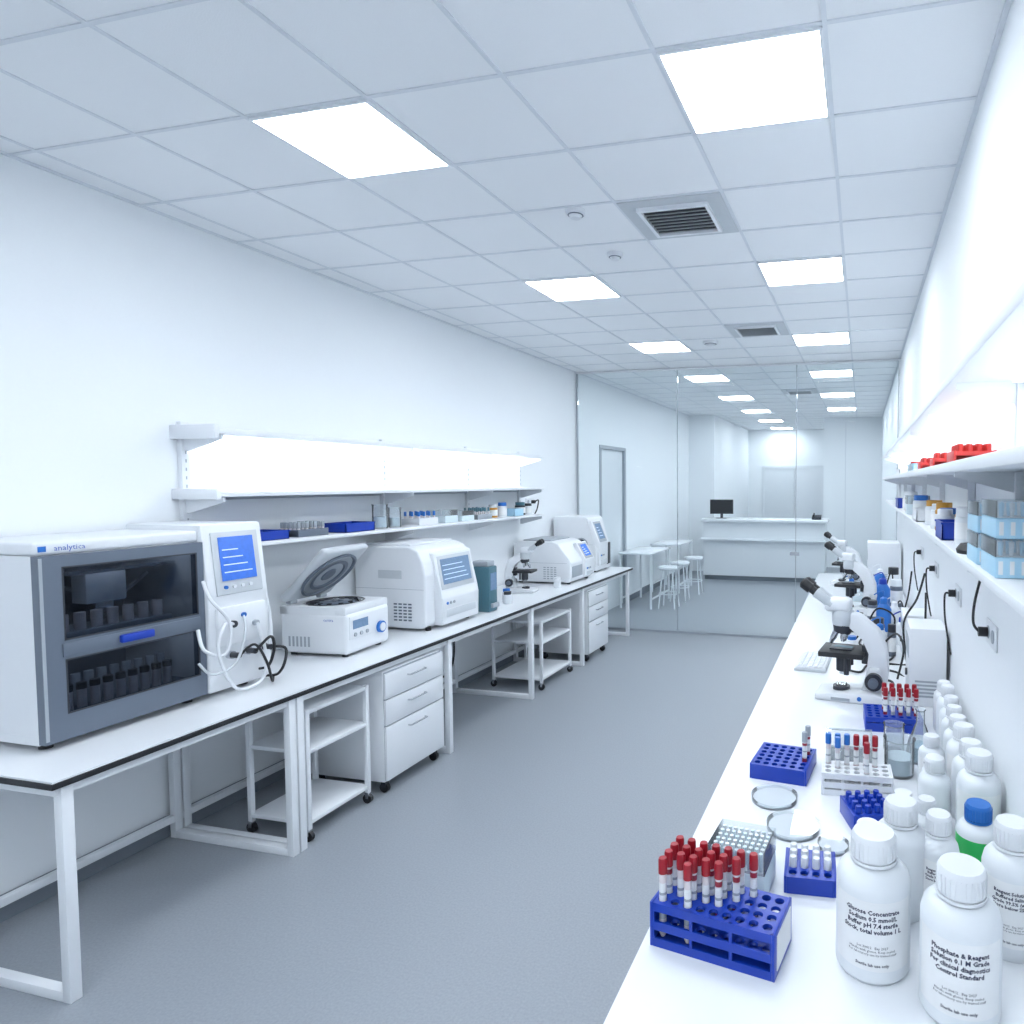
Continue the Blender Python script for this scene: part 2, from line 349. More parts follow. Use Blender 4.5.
# ------------------------------------------------------------ centrifuge
def centrifuge(x,y,rot=0):
    c=B('benchtop_centrifuge')
    c.bx(-.26,.26,-.225,.225,.02,.305,WHITE,.03,seg=3)
    for q in (-.2,.2):
        for p in (-.17,.17): c.cyl((q,p,0),.02,.025,BLACK)
    c.bx(-.255,.2,-.22,-.2,.29,.345,WHITE).bx(-.255,.2,.2,.22,.29,.345,WHITE).bx(-.255,-.2,-.22,.22,.29,.344,WHITE).bx(.16,.25,-.221,.221,.29,.347,WHITE,.01)
    c.holes(-.25,-.215,1,1,.45,.43,.185,.346,.05,WHITE)
    c.rev([(.186,.35),(.175,.352),(.17,.33),(.165,.30),(0,.30)],DARK)
    c.rev([(.15,.302),(.15,.325),(.12,.345),(.05,.35),(.03,.335),(0,.335)],GREY,seg=24).rev([(.022,.335),(.022,.365),(0,.368)],METAL,seg=12)
    for i in range(10):
        q=i*.628; c.cyl((.115*math.cos(q),.115*math.sin(q),.33),.016,.02,BLACK,seg=10)
    M=T(-.23,0,.36)@R(-46,'Y')
    c.bx(.0,.50,-.22,.22,.0,.055,VENT,.024,M,3)
    N=M@T(.25,0,0)
    c.rev([(.205,-.001),(.21,-.014),(.195,-.018),(.185,-.004)],GREY,M=N,seg=36).rev([(0,-.003),(.187,-.003)],LGREY,M=N,seg=36).rev([(0,-.010),(.05,-.010),(.06,-.003)],GREY,M=N)
    c.rev([(.125,-.004),(.145,-.012),(.12,-.012),(.11,-.004)],GREY,M=N,seg=36)
    for q in (-.14,.14): c.cyl((-.235,q-.03,.36),.02,.06,LGREY,'y',12)
    c.bx(.255,.264,-.20,.20,.12,.28,WHITE,.004).bx(.262,.267,-.17,-.02,.19,.25,SCREEN2)
    c.cyl((.262,.11,.15),.042,.022,BLUE2,'x').cyl((.28,.11,.15),.03,.01,WHITE,'x')
    for i in range(3): c.cyl((.262,-.15+i*.06,.15),.014,.008,LGREY,'x',12)
    for i in range(6): c.bx(-.19+i*.03,-.175+i*.03,-.2265,-.224,.07,.14,LGREY)
    c.text('centra',.03,INKB,FY(.12,-.2262,.25))
    c.done(x,y,HB,rot)
centrifuge(-3.66,3.88,4)
# ------------------------------------------------------------ analyzers
def analyzer(x,y,d,w,h,kind=0):
    a=B('benchtop_analyzer'); D=d/2;W=w/2
    for q in (-D+.06,D-.06):
        for p in (-W+.06,W-.06): a.cyl((q,p,0),.022,.03,BLACK)
    if kind==2: prof=[(-D,.02),(D,.02),(D,.42*h),(D-.04,.5*h),(D-.12,.96*h),(D-.16,h),(-D,h)]
    elif kind==0: prof=[(-D,.02),(D-.07,.02),(D-.04,.06),(D-.04,.66*h),(D-.06,.82*h),(D-.10,.95*h),(D-.18,h),(-D+.06,h),(-D,.95*h)]
    else: prof=[(-D,.02),(D-.03,.02),(D,.06),(D,.50*h),(D-.03,.60*h),(D-.16,.94*h),(D-.24,h),(-D+.08,h),(-D,.92*h)]
    a.prism(prof,-W,W,WHITE,.016,seg=3)
    a.bx(-D+.01,D-.05,-W-.0015,-W,.50*h-.003,.50*h,LGREY)
    for i in range(6):
        for j in range(4): a.bx(.02+j*.045,.05+j*.045,-W-.003,-W+.001,.12*h+i*.026,.12*h+i*.026+.012,GREY if kind==0 else LGREY)
    c0,c1=W*.05,W*.95
    if kind==2: c0,c1=-W*.9,W*.3
    if kind==0: c0,c1=-W*.62,W*.98
    if kind==0:
        P=[(D-.06,.03),(D+.03,.03),(D+.035,.36*h),(D+.01,.44*h),(D-.045,.90*h),(D-.10,.92*h)]; z0,dx,dz=.44*h,-.055,.46*h; xb=D+.01
    else:
        P=[(D-.02,.12*h),(D+.03,.12*h),(D+.035,.52*h),(D-.085,.93*h),(D-.13,.90*h)]; z0,dx,dz=.52*h,-.12,.41*h; xb=D+.035
    a.prism(P,c0,c1,WHITE,.01)
    L=math.hypot(dx,dz); ang=math.degrees(math.atan2(-dx,dz))
    M=T(xb,0,z0)@R(-ang,'Y')
    a.bx(-.002,.004,c0+.03,c1-.03,.05*L,.93*L,VENT if kind==0 else LGREY,.002,M).bx(.003,.006,c0+.06,c1-.06,.18*L,.84*L,SCREEN2 if kind!=1 else SCREEN,0,M)
    for i in range(4): a.bx(.006,.007,c0+.08,c1-.10-.02*i,(.3+.12*i)*L,(.32+.12*i)*L,SCRW,0,M)
    for i in range(3): a.cyl((D+.03,c0+.06+i*.045,.30*h),.012,.01,LGREY if i else BLUE2,'x',12)
    a.bx(D+.030,D+.035,c0+.05,c1-.05,.13*h,.22*h,VENT,.002)
    if kind==0:
        a.bx(-D+.06,D-.20,-W+.04,W-.04,h-.005,h+.02,WHITE,.012)
        a.cyl((-.1,-W-.006,.3*h),.03,.01,LGREY,'y',16)
        a.bx(-.12,.1,-W-.003,-W+.001,.62*h,.72*h,VENT)
    if kind==1:
        a.bx(-D+.1,D-.28,-W+.05,W-.05,h-.004,h+.015,LGREY,.01)
        a.bx(D-.002,D+.006,-W+.03,c0-.02,.16*h,.42*h,LGREY,.003)
    if kind==2:
        a.bx(D-.001,D+.01,c1+.03,W-.03,.1*h,.5*h,DARK,.004)
        a.cyl((.1,-W-.008,.5*h),.09,.01,LGREY,'y',20).cyl((.1,-W-.012,.5*h),.07,.006,DARK,'y',20)
    a.done(x,y,HB)
analyzer(-3.69,4.80,.70,.64,.68,0)
analyzer(-3.66,7.27,.74,.62,.50,1)
analyzer(-3.72,8.24,.62,.50,.74,2)
g=B('reagent_dispenser'); g.bx(-.1,.1,-.07,.07,0,.42,TEAL,.012).bx(-.08,.08,-.06,.06,.42,.47,LGREY,.01).bx(.1,.105,-.05,.05,.2,.36,SCREEN2).bx(.1,.13,-.05,.05,.04,.08,LGREY,.005).done(-3.42,5.37,HB)
g=B('reagent_dispenser'); g.bx(-.07,.07,-.06,.06,0,.34,WHITE,.012).cyl((0,0,.34),.035,.08,BLUE2).bx(.07,.074,-.04,.04,.1,.25,LGREY).done(-3.55,5.62,HB)
for i,(x,y) in enumerate(((-3.4,5.75),(-3.5,5.9),(-3.36,6.75))):
    B('sample_jar').rev([(0,0),(.04,0),(.042,.005),(.042,.09),(0,.09)],HDPE).rev([(0,.09),(.036,.09),(.036,.12),(0,.12)],[DARK,BLUE2,WHITE][i]).done(x,y,HB)
# ------------------------------------------------------------ microscope
def microscope(x,y,rot=0,sc=1,name='microscope'):
    m=B(name)
    m.prism([(-.19,0),(.18,0),(.18,.05),(.12,.065),(-.12,.04),(-.19,.035)],-.10,.10,WHITE,.012,seg=3)
    m.prism([(.04,.04),(.175,.04),(.19,.16),(.185,.28),(.14,.39),(.04,.465),(-.06,.485),(-.08,.42),(.0,.395),(.065,.34),(.10,.26),(.09,.16)],-.038,.038,WHITE,.012,seg=3)
    m.bx(.09,.15,-.055,.055,.05,.19,WHITE,.012)
    m.rev([(0,.40),(.055,.40),(.06,.42),(.06,.47),(.05,.49),(0,.49)],VENT,(-.055,0,0))
    m.bx(-.15,-.01,-.055,.055,.475,.545,WHITE,.02,T(0,0,0),3)
    m.bx(-.10,.10,-.0385,-.0375,.41,.43,LGREY) if False else None
    M=T(-.11,0,.51)@R(-55,'Y')
    for s in (-.032,.032):
        m.rev([(0,0),(.026,0),(.026,.09),(.028,.095),(.028,.11),(0,.11)],VENT,M=M@T(0,s,0),seg=18)
        m.rev([(0,.10),(.022,.10),(.022,.14),(.030,.142),(.030,.195),(.018,.205),(0,.20)],BLACK,M=M@T(0,s,0),seg=18)
    N=T(-.055,0,.385)@R(12,'Y')
    m.rev([(0,-.03),(.045,-.028),(.055,0),(.055,.02),(0,.02)],DARK,M=N,seg=20)
    for an,l in ((180,.085),(60,.06),(-60,.05)):
        q=math.radians(an); K=N@T(.028*math.cos(q),.028*math.sin(q),-.02)@R(-12*math.cos(q),'Y')@R(12*math.sin(q),'X')
        m.rev([(0,0),(.017,0),(.017,-l*.6),(.009,-l),(0,-l)],METAL,M=K,seg=14)
    m.bx(-.17,.07,-.11,.11,.240,.268,BLACK,.004).bx(-.12,-.0,-.05,.05,.268,.276,DARK,.002).bx(-.10,.0,-.012,.02,.276,.279,CLB)
    m.bx(.05,.10,-.03,.03,.20,.30,DARK,.005).cyl((-.05,0,.15),.040,.095,DARK).cyl((-.05,0,.13),.024,.02,METAL)
    m.tube([(-.02,.08,.25),(-.02,.08,.16)],.012,DARK).tube([(-.02,-.09,.25),(-.02,-.09,.15)],.014,DARK)
    m.cyl((-.06,0,.038),.046,.026,DARK).cyl((-.06,0,.064),.03,.012,CLR)
    for s in (-1,1):
        m.cyl((.12,.055 if s>0 else -.085,.12),.046,.03,DARK,'y').cyl((.12,.085 if s>0 else -.11,.12),.026,.025,GREY,'y')
    m.bx(-.1,.0,-.102,-.1,.01,.025,LGREY)
    m.cyl((.05,-.105,.03),.012,.005,BLUE2,'y',12)
    m.done(x,y,HB,rot,sc)
microscope(-.04,3.66,-8,1.02); microscope(-.05,6.1,-14,1.0); microscope(-.16,7.75,-10,.95)
microscope(-3.62,6.4,190,.9)
# ------------------------------------------------------------ left shelf
s=B('lab_shelving'); Y0,Y1=3.13,7.2; XS=-3.74
for y in (Y0+.02,4.86,6.1,Y1-.03):
    s.bx(XL,XL+.035,y-.025,y+.025,1.70,2.52,WMET,.003)
    for z in (2.44,2.06,1.74):
        s.prism([(XL+.03,z-.10),(XL+.06,z-.10),(XS-.02,z-.03),(XS-.02,z+.0),(XL+.03,z+.0)],y-.008,y+.008,WMET)
    for i in range(14): s.bx(XL+.035,XL+.036,y-.004,y+.004,1.75+i*.052,1.77+i*.052,LGREY)
s.bx(XL,XS,Y0-.02,Y1,2.44,2.475,WMET,.004).bx(XL,XS,Y0-.02,Y1,2.06,2.09,WMET,.004).bx(XL,XS,Y0-.02,Y1,1.74,1.765,WMET,.004)
s.bx(XL,XS+.01,Y0-.05,Y0-.02,2.41,2.495,WMET,.006).bx(XL,XS+.01,Y0-.05,Y0-.02,2.045,2.11,WMET,.006)
for a,c in ((Y0+.06,4.8),(4.9,6.05),(6.15,Y1-.08)): s.bx(XL+.02,XL+.06,a,c,2.405,2.435,LED).bx(XL+.02,XL+.05,a,c,2.035,2.055,LGREY)
s.done()
# ------------------------------------------------------------ small item makers
def bottle(x,y,z,r,h,cap=WHITE,body=None,rot=None,label=1,nm='reagent_bottle',liquid=None,txt=None):
    if rot is None: rot=-math.degrees(math.atan2(x,y))
    b=B(nm); body=body or HDPE
    b.rev([(0,0),(r*.9,0),(r,.012),(r,.66*h),(r*.93,.72*h),(r*.74,.77*h),(r*.52,.795*h),(r*.50,.83*h),(0,.83*h)],body,seg=32)
    rc=r*.60; n=28
    pr=[(0,.83*h),(rc,.83*h),(rc,.97*h),(rc*.9,h),(0,h)]
    b.rev([(rc*1.04,.80*h),(rc*1.04,.822*h),(0,.822*h)],cap,seg=n); b.rev(pr,cap,seg=n)
    for i in range(n):
        q=2*math.pi*i/n; b.bx(rc-.001,rc+.0018,-.0012,.0012,.835*h,.96*h,cap,0,R(math.degrees(q),'Z'))
    if liquid: b.rev([(0,.004),(r*1.003,.012),(r*1.003,.64*h),(0,.64*h)],liquid,seg=32)
    if label:
        t=bmesh.new(); K=16; R0=r*1.006; aw=1.15
        A=[t.verts.new((R0*math.cos(-math.pi/2+aw*(2*i/K-1)),R0*math.sin(-math.pi/2+aw*(2*i/K-1)),.12*h)) for i in range(K+1)]
        C=[t.verts.new((v.co.x,v.co.y,.62*h)) for v in A]
        for i in range(K): t.faces.new((A[i],A[i+1],C[i+1],C[i]))
        b.add(t,LABEL)
        f=r/.09
        T1=txt or 'Reagent Solution\nBuffered Saline\nGrade 99.5% (w/v)\nStore below 25 C'
        b.text(T1,.0152*f,INK,None,r*1.012,.53*h,bold=.0005*f)
        if r>.07:
            b.text('Lot 30412   Exp 2027\nHandle with gloves. Keep sealed.\nFor laboratory use by trained staff',.0085*f,INK,None,r*1.012,.285*h)
        b.text('Sterile lab use only',.0105*f,INK,None,r*1.012,.155*h,bold=.0002)
    b.done(x,y,z,rot)
def tube_rack(x,y,z,nx,ny,cell,h,m,rot=0,tubes=(),th=.16,cap=RED,tr=None,solid=False,label=False,nm='test_tube_rack'):
    b=B(nm); sx=nx*cell; sy=ny*cell; r=cell*.36; tr=tr or cell*.27
    zs=[h] if solid else [h,h*.52]
    for q in zs: b.holes(-sx/2,-sy/2,nx,ny,cell,cell,r,q,.010,m)
    b.bx(-sx/2,sx/2,-sy/2,sy/2,0,.012 if not solid else .02,m)
    e=.008
    b.bx(-sx/2-e,-sx/2,-sy/2-e,sy/2+e,0,h+.002,m,.002).bx(sx/2,sx/2+e,-sy/2-e,sy/2+e,0,h+.002,m,.002)
    if solid: b.bx(-sx/2,sx/2,-sy/2-e,-sy/2,0,h,m).bx(-sx/2,sx/2,sy/2,sy/2+e,0,h,m)
    else:
        for q in (h-.022,h*.52-.016,.0):
            b.bx(-sx/2,sx/2,-sy/2-e*.8,-sy/2,q,q+.022,m).bx(-sx/2,sx/2,sy/2,sy/2+e*.8,q,q+.022,m)
        for i in range(0,nx+1,max(1,nx//3)):
            b.bx(-sx/2+i*cell-.004,-sx/2+i*cell+.004,-sy/2-e*.7,-sy/2,0,h,m)
    if label: b.bx(sx/2+e,sx/2+e+.002,-sy/2+.01,sy/2-.01,h*.15,h*.9,LABEL)
    for t in tubes:
        i,j=t[0],t[1]; cm=t[2] if len(t)>2 else cap
        cx=-sx/2+(i+.5)*cell; cy=-sy/2+(j+.5)*cell; z0=.014
        b.rev([(0,z0),(tr*.6,z0+.003),(tr,z0+.012),(tr,z0+th),(0,z0+th)],SAMP,(cx,cy,0),12)
        if th>.1:
            b.rev([(tr*1.02,z0+th*.30),(tr*1.02,z0+th*.46)],BLOOD if (i+j)%2 else LGREY,(cx,cy,0),12)
            b.rev([(tr*1.03,z0+th*.50),(tr*1.03,z0+th*.84)],LABEL,(cx,cy,0),12).rev([(tr*1.04,z0+th*.66),(tr*1.04,z0+th*.70)],LGREY,(cx,cy,0),12)
            if (i*3+j)%2: b.rev([(tr*1.03,z0+th*.86),(tr*1.03,z0+th*.94)],BLOOD,(cx,cy,0),12)
        b.rev([(0,z0+th-.004),(tr*1.22,z0+th-.004),(tr*1.22,z0+th+.030),(tr*1.05,z0+th+.036),(0,z0+th+.036)],cm,(cx,cy,0),14)
    b.done(x,y,z,rot)
def tipbox(x,y,z,w,d,h,rot=0,nx=8,ny=5,low=TIPW,nm='pipette_tip_box',tips=True,layers=1):
    b=B(nm)
    for l in range(layers):
        o=l*h*1.02
        b.bx(-w/2,w/2,-d/2,d/2,o,o+h*.55,low,.005).bx(-w/2+.006,w/2-.006,-d/2+.006,d/2-.006,o+h*.55,o+h*.58,WHITE)
        for i in range(nx):
            if layers>1: b.bx(-w/2+(i+.3)*w/nx,-w/2+(i+.7)*w/nx,-d/2-.001,-d/2,o+h*.1,o+h*.45,WHITE)
        if tips:
            for i in range(nx):
                for j in range(ny): b.rev([(.0,h*.58+o),(.0045,h*.58+o),(.0065,h*.93+o),(0,h*.93+o)],HDPE if (i+j)%2 else low,(-w/2+(i+.5)*w/nx*.94+.004,-d/2+(j+.5)*d/ny*.94+.004,0),8)
        t=.003
        for q in ((-w/2,w/2,-d/2,-d/2+t),(-w/2,w/2,d/2-t,d/2),(-w/2,-w/2+t,-d/2,d/2),(w/2-t,w/2,-d/2,d/2)): b.bx(*q,o+h*.56,o+h,CLR)
    b.done(x,y,z,rot)
def petri(x,y,z,r=.075):
    B('petri_dish').rev([(0,0),(r,0),(r,.016),(r*.97,.016),(r*.97,.003),(0,.003)],CLR,seg=36).rev([(r*.95,.004),(r*.95,.009),(0,.009)],HDPE,seg=36).rev([(r*1.04,.006),(r*1.04,.021),(0,.021)],CLR,seg=36).done(x,y,z)
def beaker(x,y,z,r,h,liq=None):
    b=B('glass_beaker'); b.rev([(0,0),(r*.93,0),(r,.008),(r,h*.95),(r*1.08,h),(r*.97,h*.95),(r*.96,.01),(0,.008)],CLR,seg=28)
    if liq: b.rev([(0,.01),(r*.95,.012),(r*.95,h*.5),(0,h*.5)],liq,seg=28)
    b.done(x,y,z)
def flask(x,y,z,r,h):
    B('conical_flask').rev([(0,0),(r,0),(r*1.02,.01),(r*.85,h*.35),(r*.4,h*.68),(r*.3,h*.74),(r*.3,h*.97),(r*.38,h),(r*.26,h*.97),(r*.26,h*.74),(r*.36,h*.66),(r*.8,h*.35),(r*.96,.01)],CLR,seg=28).rev([(0,.006),(r*.95,.008),(r*.82,h*.3),(0,h*.3)],CLB,seg=28).done(x,y,z)
def jar(x,y,z,r,h,body,cap,nm='sample_jar'):
    B(nm).rev([(0,0),(r*.95,0),(r,.006),(r,h*.72),(r*.8,h*.78),(0,h*.78)],body,seg=24).rev([(0,h*.76),(r*.9,h*.76),(r*.9,h*.97),(r*.84,h),(0,h)],cap,seg=24).rev([(r*1.01,h*.15),(r*1.01,h*.6)],LABEL,seg=24).done(x,y,z)
def wash(x,y,z,r,h,body,cap):
    B('wash_bottle').rev([(0,0),(r*.95,0),(r,.006),(r,h*.55),(r*.6,h*.68),(r*.45,h*.70),(0,h*.70)],body,seg=24).rev([(0,h*.69),(r*.55,h*.69),(r*.5,h*.82),(r*.15,h*.86),(0,h*.86)],cap,seg=20).tube([(0,0,h*.84),(0,0,h*.98),(-r*.4,0,h),(-r*1.3,0,h*.9)],.005,cap,8,5).done(x,y,z)
def tray(x,y,z,w,d,h,m,rot=0,nm='storage_tray'):
    t=.006; b=B(nm); b.bx(-w/2,w/2,-d/2,d/2,0,t,m)
    for q in ((-w/2,w/2,-d/2,-d/2+t),(-w/2,w/2,d/2-t,d/2),(-w/2,-w/2+t,-d/2,d/2),(w/2-t,w/2,-d/2,d/2)): b.bx(*q,0,h,m)
    b.bx(-w/2-.004,w/2+.004,-d/2-.004,-d/2+.004,h-.008,h,m).bx(-w/2-.004,w/2+.004,d/2-.004,d/2+.004,h-.008,h,m)
    b.done(x,y,z,rot)
z=1.7651; xx=-3.90
tray(xx,3.5,z,.22,.26,.06,BLUE); tray(xx,4.28,z,.22,.3,.07,BLUE)
tube_rack(xx,3.85,z,5,7,.035,.05,GREY,tubes=[(i,j,LGREY) for i in range(5) for j in range(0,7,2)],th=.05)
beaker(xx,4.62,z,.06,.20,TIPW); beaker(xx+.02,4.77,z,.05,.17,TIPW)
tube_rack(xx,5.12,z,5,7,.035,.06,WHITE,tubes=[(i,j,BLUE2) for i in range(0,5,2) for j in range(0,7,2)],th=.07)
tipbox(xx,5.45,z,.2,.2,.12); tipbox(xx,5.72,z,.2,.2,.10)
tube_rack(xx,6.02,z,5,7,.035,.05,LGREY,tubes=[(i,j,TEAL) for i in range(0,5,2) for j in range(0,7,2)],th=.07)
jar(xx,6.32,z,.05,.14,AMBER,WHITE); jar(xx+.03,6.46,z,.05,.16,HDPE,BLUE2); tray(xx,6.68,z,.22,.2,.08,TIPB); jar(xx,6.9,z,.06,.15,DARK,TEAL); jar(xx,7.07,z,.055,.13,HDPE,DARK)
# ------------------------------------------------------------ right bench
XB=-.547
b=B('lab_workbench')
b.bx(XB,XR-.015,.25,8.66,HB-.035,HB,LAM,.004).bx(XB+.06,XR-.02,.3,8.6,.1,HB-.035,WMET).bx(XB+.1,XR-.02,.32,8.58,0,.1,BASEB)
for i in range(12):
    y0=.32+i*.69; b.bx(XB+.042,XB+.06,y0+.004,y0+.684,.12,HB-.05,WHITE,.003)
    b.tube([(XB+.045,y0+.25,.84),(XB+.02,y0+.25,.84),(XB+.02,y0+.43,.84),(XB+.045,y0+.43,.84)],.006,METAL)
b.done()
s=B('lit_storage_shelf')
s.bx(.25,XR,.6,8.55,2.445,2.475,WMET,.003).bx(.25,XR,.6,8.55,2.18,2.21,WMET,.003).bx(.29,XR,.6,8.55,1.90,1.925,WMET,.003)
for y in (1.2,2.08,2.95,4.0,5.1,6.2,7.3,8.4):
    s.bx(XR-.03,XR,y-.02,y+.02,1.8,2.62,WMET,.003)
    for z,xf in ((2.445,.27),(2.185,.27),(1.90,.31)): s.prism([(XR-.02,z-.07),(xf,z-.02),(xf,z),(XR-.02,z)],y-.006,y+.006,WMET)
for a,c in ((.7,1.95),(2.15,3.95),(4.05,6.1),(6.25,8.35)): s.bx(.40,.43,a,c,2.425,2.443,LED)
s.done()
z=2.2101
def redrack(x,y,n):
    tube_rack(x,y,z,4,n,.030,.045,ORED,tubes=[(i,j,ORED) for i in range(4) for j in range(n)],th=.02)
redrack(.37,2.45,6); redrack(.37,3.1,4); redrack(.37,3.75,6)
tray(.36,4.2,z,.15,.4,.05,CLB); jar(.36,4.7,z,.04,.08,HDPE,ORED); jar(.36,4.85,z,.04,.09,HDPE,WHITE); tray(.36,5.6,z,.15,.5,.05,WHITE)
z=1.9251
tipbox(.378,1.72,z,.15,.19,.09,low=TIPB,layers=2,nx=6); tipbox(.378,1.96,z,.15,.17,.085,low=TIPB,layers=2,nx=6)
b=B('computer_mouse'); b.rev([(0,0),(.035,0),(.038,.012),(.025,.03),(0,.035)],BLACK,M=Matrix.Diagonal((1,1.5,1,1))).done(.33,2.19,z)
tray(.375,2.75,z,.15,.22,.07,BLUE); jar(.345,2.93,z,.035,.11,HDPE,WHITE); jar(.42,2.93,z,.035,.12,AMBER,WHITE); jar(.37,3.04,z,.04,.11,HDPE,BLUE2)
jar(.37,3.18,z,.04,.13,AMBER,AMBER); jar(.37,3.32,z,.045,.12,HDPE,WHITE); jar(.37,3.6,z,.045,.13,HDPE,AMBER); tray(.375,4.0,z,.15,.3,.07,WHITE); jar(.37,4.4,z,.05,.14,HDPE,BLUE2)
tipbox(.378,4.8,z,.15,.2,.13); jar(.37,5.2,z,.05,.15,AMBER,WHITE); jar(.37,5.5,z,.05,.15,HDPE,WHITE); tray(.375,6.0,z,.15,.4,.08,BLUE)
jar(.37,2.52,z,.04,.13,HDPE,WHITE)
# bottles
bottle(.037,1.63,HB,.09,.335,txt='Glucose Concentrate\nSodium 0.5 mmol/L\nBuffer pH 7.4 sterile\nStock, total volume 1 L')
bottle(.228,1.53,HB,.088,.335,txt='Phosphate & Reagent\nSolution 0.1 M Grade\nFor clinical diagnostics\nControl Standard')
bottle(.385,1.77,HB,.072,.33)
bottle(.115,1.86,HB,.075,.31,label=0)
bottle(.215,1.85,HB,.055,.29)
bottle(.385,2.26,HB,.07,.31,txt='Ethanol 70 %\nDisinfectant\nLaboratory\nFlammable')
bottle(.345,2.02,HB,.062,.25,cap=BLUE2,liquid=GREENL,label=0)
bottle(.205,2.08,HB,.045,.22)
bottle(.385,2.43,HB,.062,.28,label=0); bottle(.255,2.33,HB,.055,.25,label=0)
bottle(.385,2.59,HB,.062,.28); bottle(.27,2.49,HB,.045,.19,label=0); bottle(.385,2.74,HB,.055,.26,label=0)
bottle(.275,2.64,HB,.05,.21); bottle(.39,2.89,HB,.052,.25,label=0); bottle(.395,3.02,HB,.05,.25); bottle(.395,3.15,HB,.048,.26,label=0); bottle(.395,3.28,HB,.048,.24)
bottle(.40,3.40,HB,.04,.2,label=0)
jar(.15,2.13,HB,.028,.11,CLR,WHITE,'sample_vial'); jar(.03,2.08,HB,.04,.12,HDPE,WHITE); jar(.15,2.32,HB,.035,.12,CLR,WHITE,'sample_vial')
# racks
tubes=[(i,j) for i in range(5) for j in (1,2,3)]+[(5,2),(5,3),(0,0),(2,0),(6,3)]
tube_rack(-.345,1.605,HB,9,4,.0355,.115,BLUE,rot=-9,tubes=[(i,j,RED) for i,j in tubes],th=.175,label=True)
tipbox(-.335,1.86,HB,.17,.15,.15,rot=-5,nx=9,ny=6)
tube_rack(-.14,1.93,HB,4,4,.034,.05,BLUE,rot=4,tubes=[(i,j,WHITE) for i in range(4) for j in range(1,4)],th=.03,solid=True)
petri(-.31,2.40,HB,.085); petri(-.22,2.21,HB,.09); petri(-.08,2.12,HB,.05)
tube_rack(-.305,2.66,HB,6,6,.036,.06,BLUE,rot=-6,tubes=[(5,4,LGREY),(5,2,LGREY)],th=.13,solid=True)
tube_rack(-.01,2.55,HB,7,3,.036,.085,WHITE,rot=3,tubes=[(i,2,BLUE2 if i<3 else RED) for i in range(6)]+[(4,0,RED),(1,1,BLUE2)],th=.155)
tube_rack(.03,2.32,HB,4,4,.034,.06,BLUE,rot=20,tubes=[(i,j,BLUE) for i in range(4) for j in range(4)],th=.035,solid=True)
tube_rack(.155,3.28,HB,7,5,.036,.07,BLUE,rot=3,tubes=[(i,j,RED) for i in range(2,7) for j in (1,3)],th=.15)
beaker(.16,2.74,HB,.06,.15,TIPW); beaker(.15,2.98,HB,.045,.12); flask(.255,2.90,HB,.06,.22); tray(-.04,2.85,HB,.2,.2,.09,CLR,5,'clear_storage_box')
b=B('keypad_tray'); b.bx(-.10,.10,-.2,.2,0,.02,VENT,.005).bx(-.09,.09,-.19,.19,.02,.026,WHITE)
for i in range(5):
    for j in range(10): b.bx(-.082+i*.034,-.056+i*.034,-.18+j*.037,-.152+j*.037,.026,.034,LAM,.002)
b.done(-.30,4.3,HB,-3)
def psu(x,y,w,d,h):
    b=B('power_supply_unit'); b.bx(-w/2,w/2,-d/2,d/2,0,h,WHITE,.008).bx(-w/2-.002,-w/2,-d/2+.03,d/2-.03,h*.6,h*.85,LGREY)
    b.cyl((-w/2-.012,0,h*.35),.02,.012,DARK,'x',14)
    for i in range(5): b.bx(-w/2+.03,w/2-.03,-d/2-.002,-d/2,.05+i*.02,.06+i*.02,LGREY)
    b.done(x,y,HB)
psu(.35,3.74,.19,.28,.42); psu(.36,4.7,.16,.3,.3); psu(.25,7.9,.36,.4,.5)
for y in (2.5,3.35,4.3,5.3):
    b=B('power_outlet'); b.bx(-.008,0,-.09,.09,-.045,.045,WHITE,.003)
    for k in (-.042,.042): b.cyl((-.008,k,0),.024,.003,LGREY,'x',18,M=R(180,'Z'))
    b.cyl((-.008,.042,0),.018,.035,BLACK,'x',16,M=R(180,'Z'))
    b.tube([(-.04,.042,0),(-.06,.042,.03),(-.055,.06,.10),(-.03,.08,.20)] if y<3 else [(-.04,.042,0),(-.06,.042,-.01),(-.06,.02,-.12),(-.04,.0,-.26),(-.03,.02,-.3)],.005,BLACK,8,6)
    b.done(XR-.0005,y,1.60)
def cable(P,m=BLACK,r=.007): B('power_cable').tube(P,r,m,8,8).done()
zc=HB+.0075
cable([(.13,3.70,zc),(.18,3.85,zc),(.18,4.0,zc),(.05,4.05,zc),(.1,4.25,zc),(.22,4.2,zc),(.30,4.10,zc),(.38,4.2,zc+.2),(.40,4.30,1.45)])
cable([(.0,4.5,zc),(.1,4.42,zc),(.2,4.5,zc),(.22,4.75,zc),(.0,4.85,zc),(.05,5.15,zc),(.2,5.15,zc)])
cable([(-.1,4.2,zc),(0.0,4.15,zc),(.05,4.32,zc),(.18,4.38,zc),(.3,4.4,zc),(.36,4.42,zc+.1)])
cable([(.28,5.3,zc),(.32,5.4,zc+.1),(.36,5.3,zc+.3),(.38,5.25,zc+.5)])
cable([(.1,5.6,zc),(.0,5.6,zc),(.0,5.75,zc),(.2,5.72,zc),(.33,5.9,zc+.15),(.38,6.1,zc),(.35,6.2,zc)])
cable([(.2,6.75,zc),(.25,6.8,zc+.15),(.3,6.8,zc+.3),(.3,6.9,zc),(.1,7.0,zc)])
cable([(.22,4.05,zc),(.26,4.15,zc+.16),(.22,4.3,zc+.22),(.12,4.38,zc+.10),(.06,4.45,zc)])
cable([(.30,4.45,zc),(.28,4.5,zc+.25),(.36,4.48,zc+.42),(.40,4.4,zc+.6)])
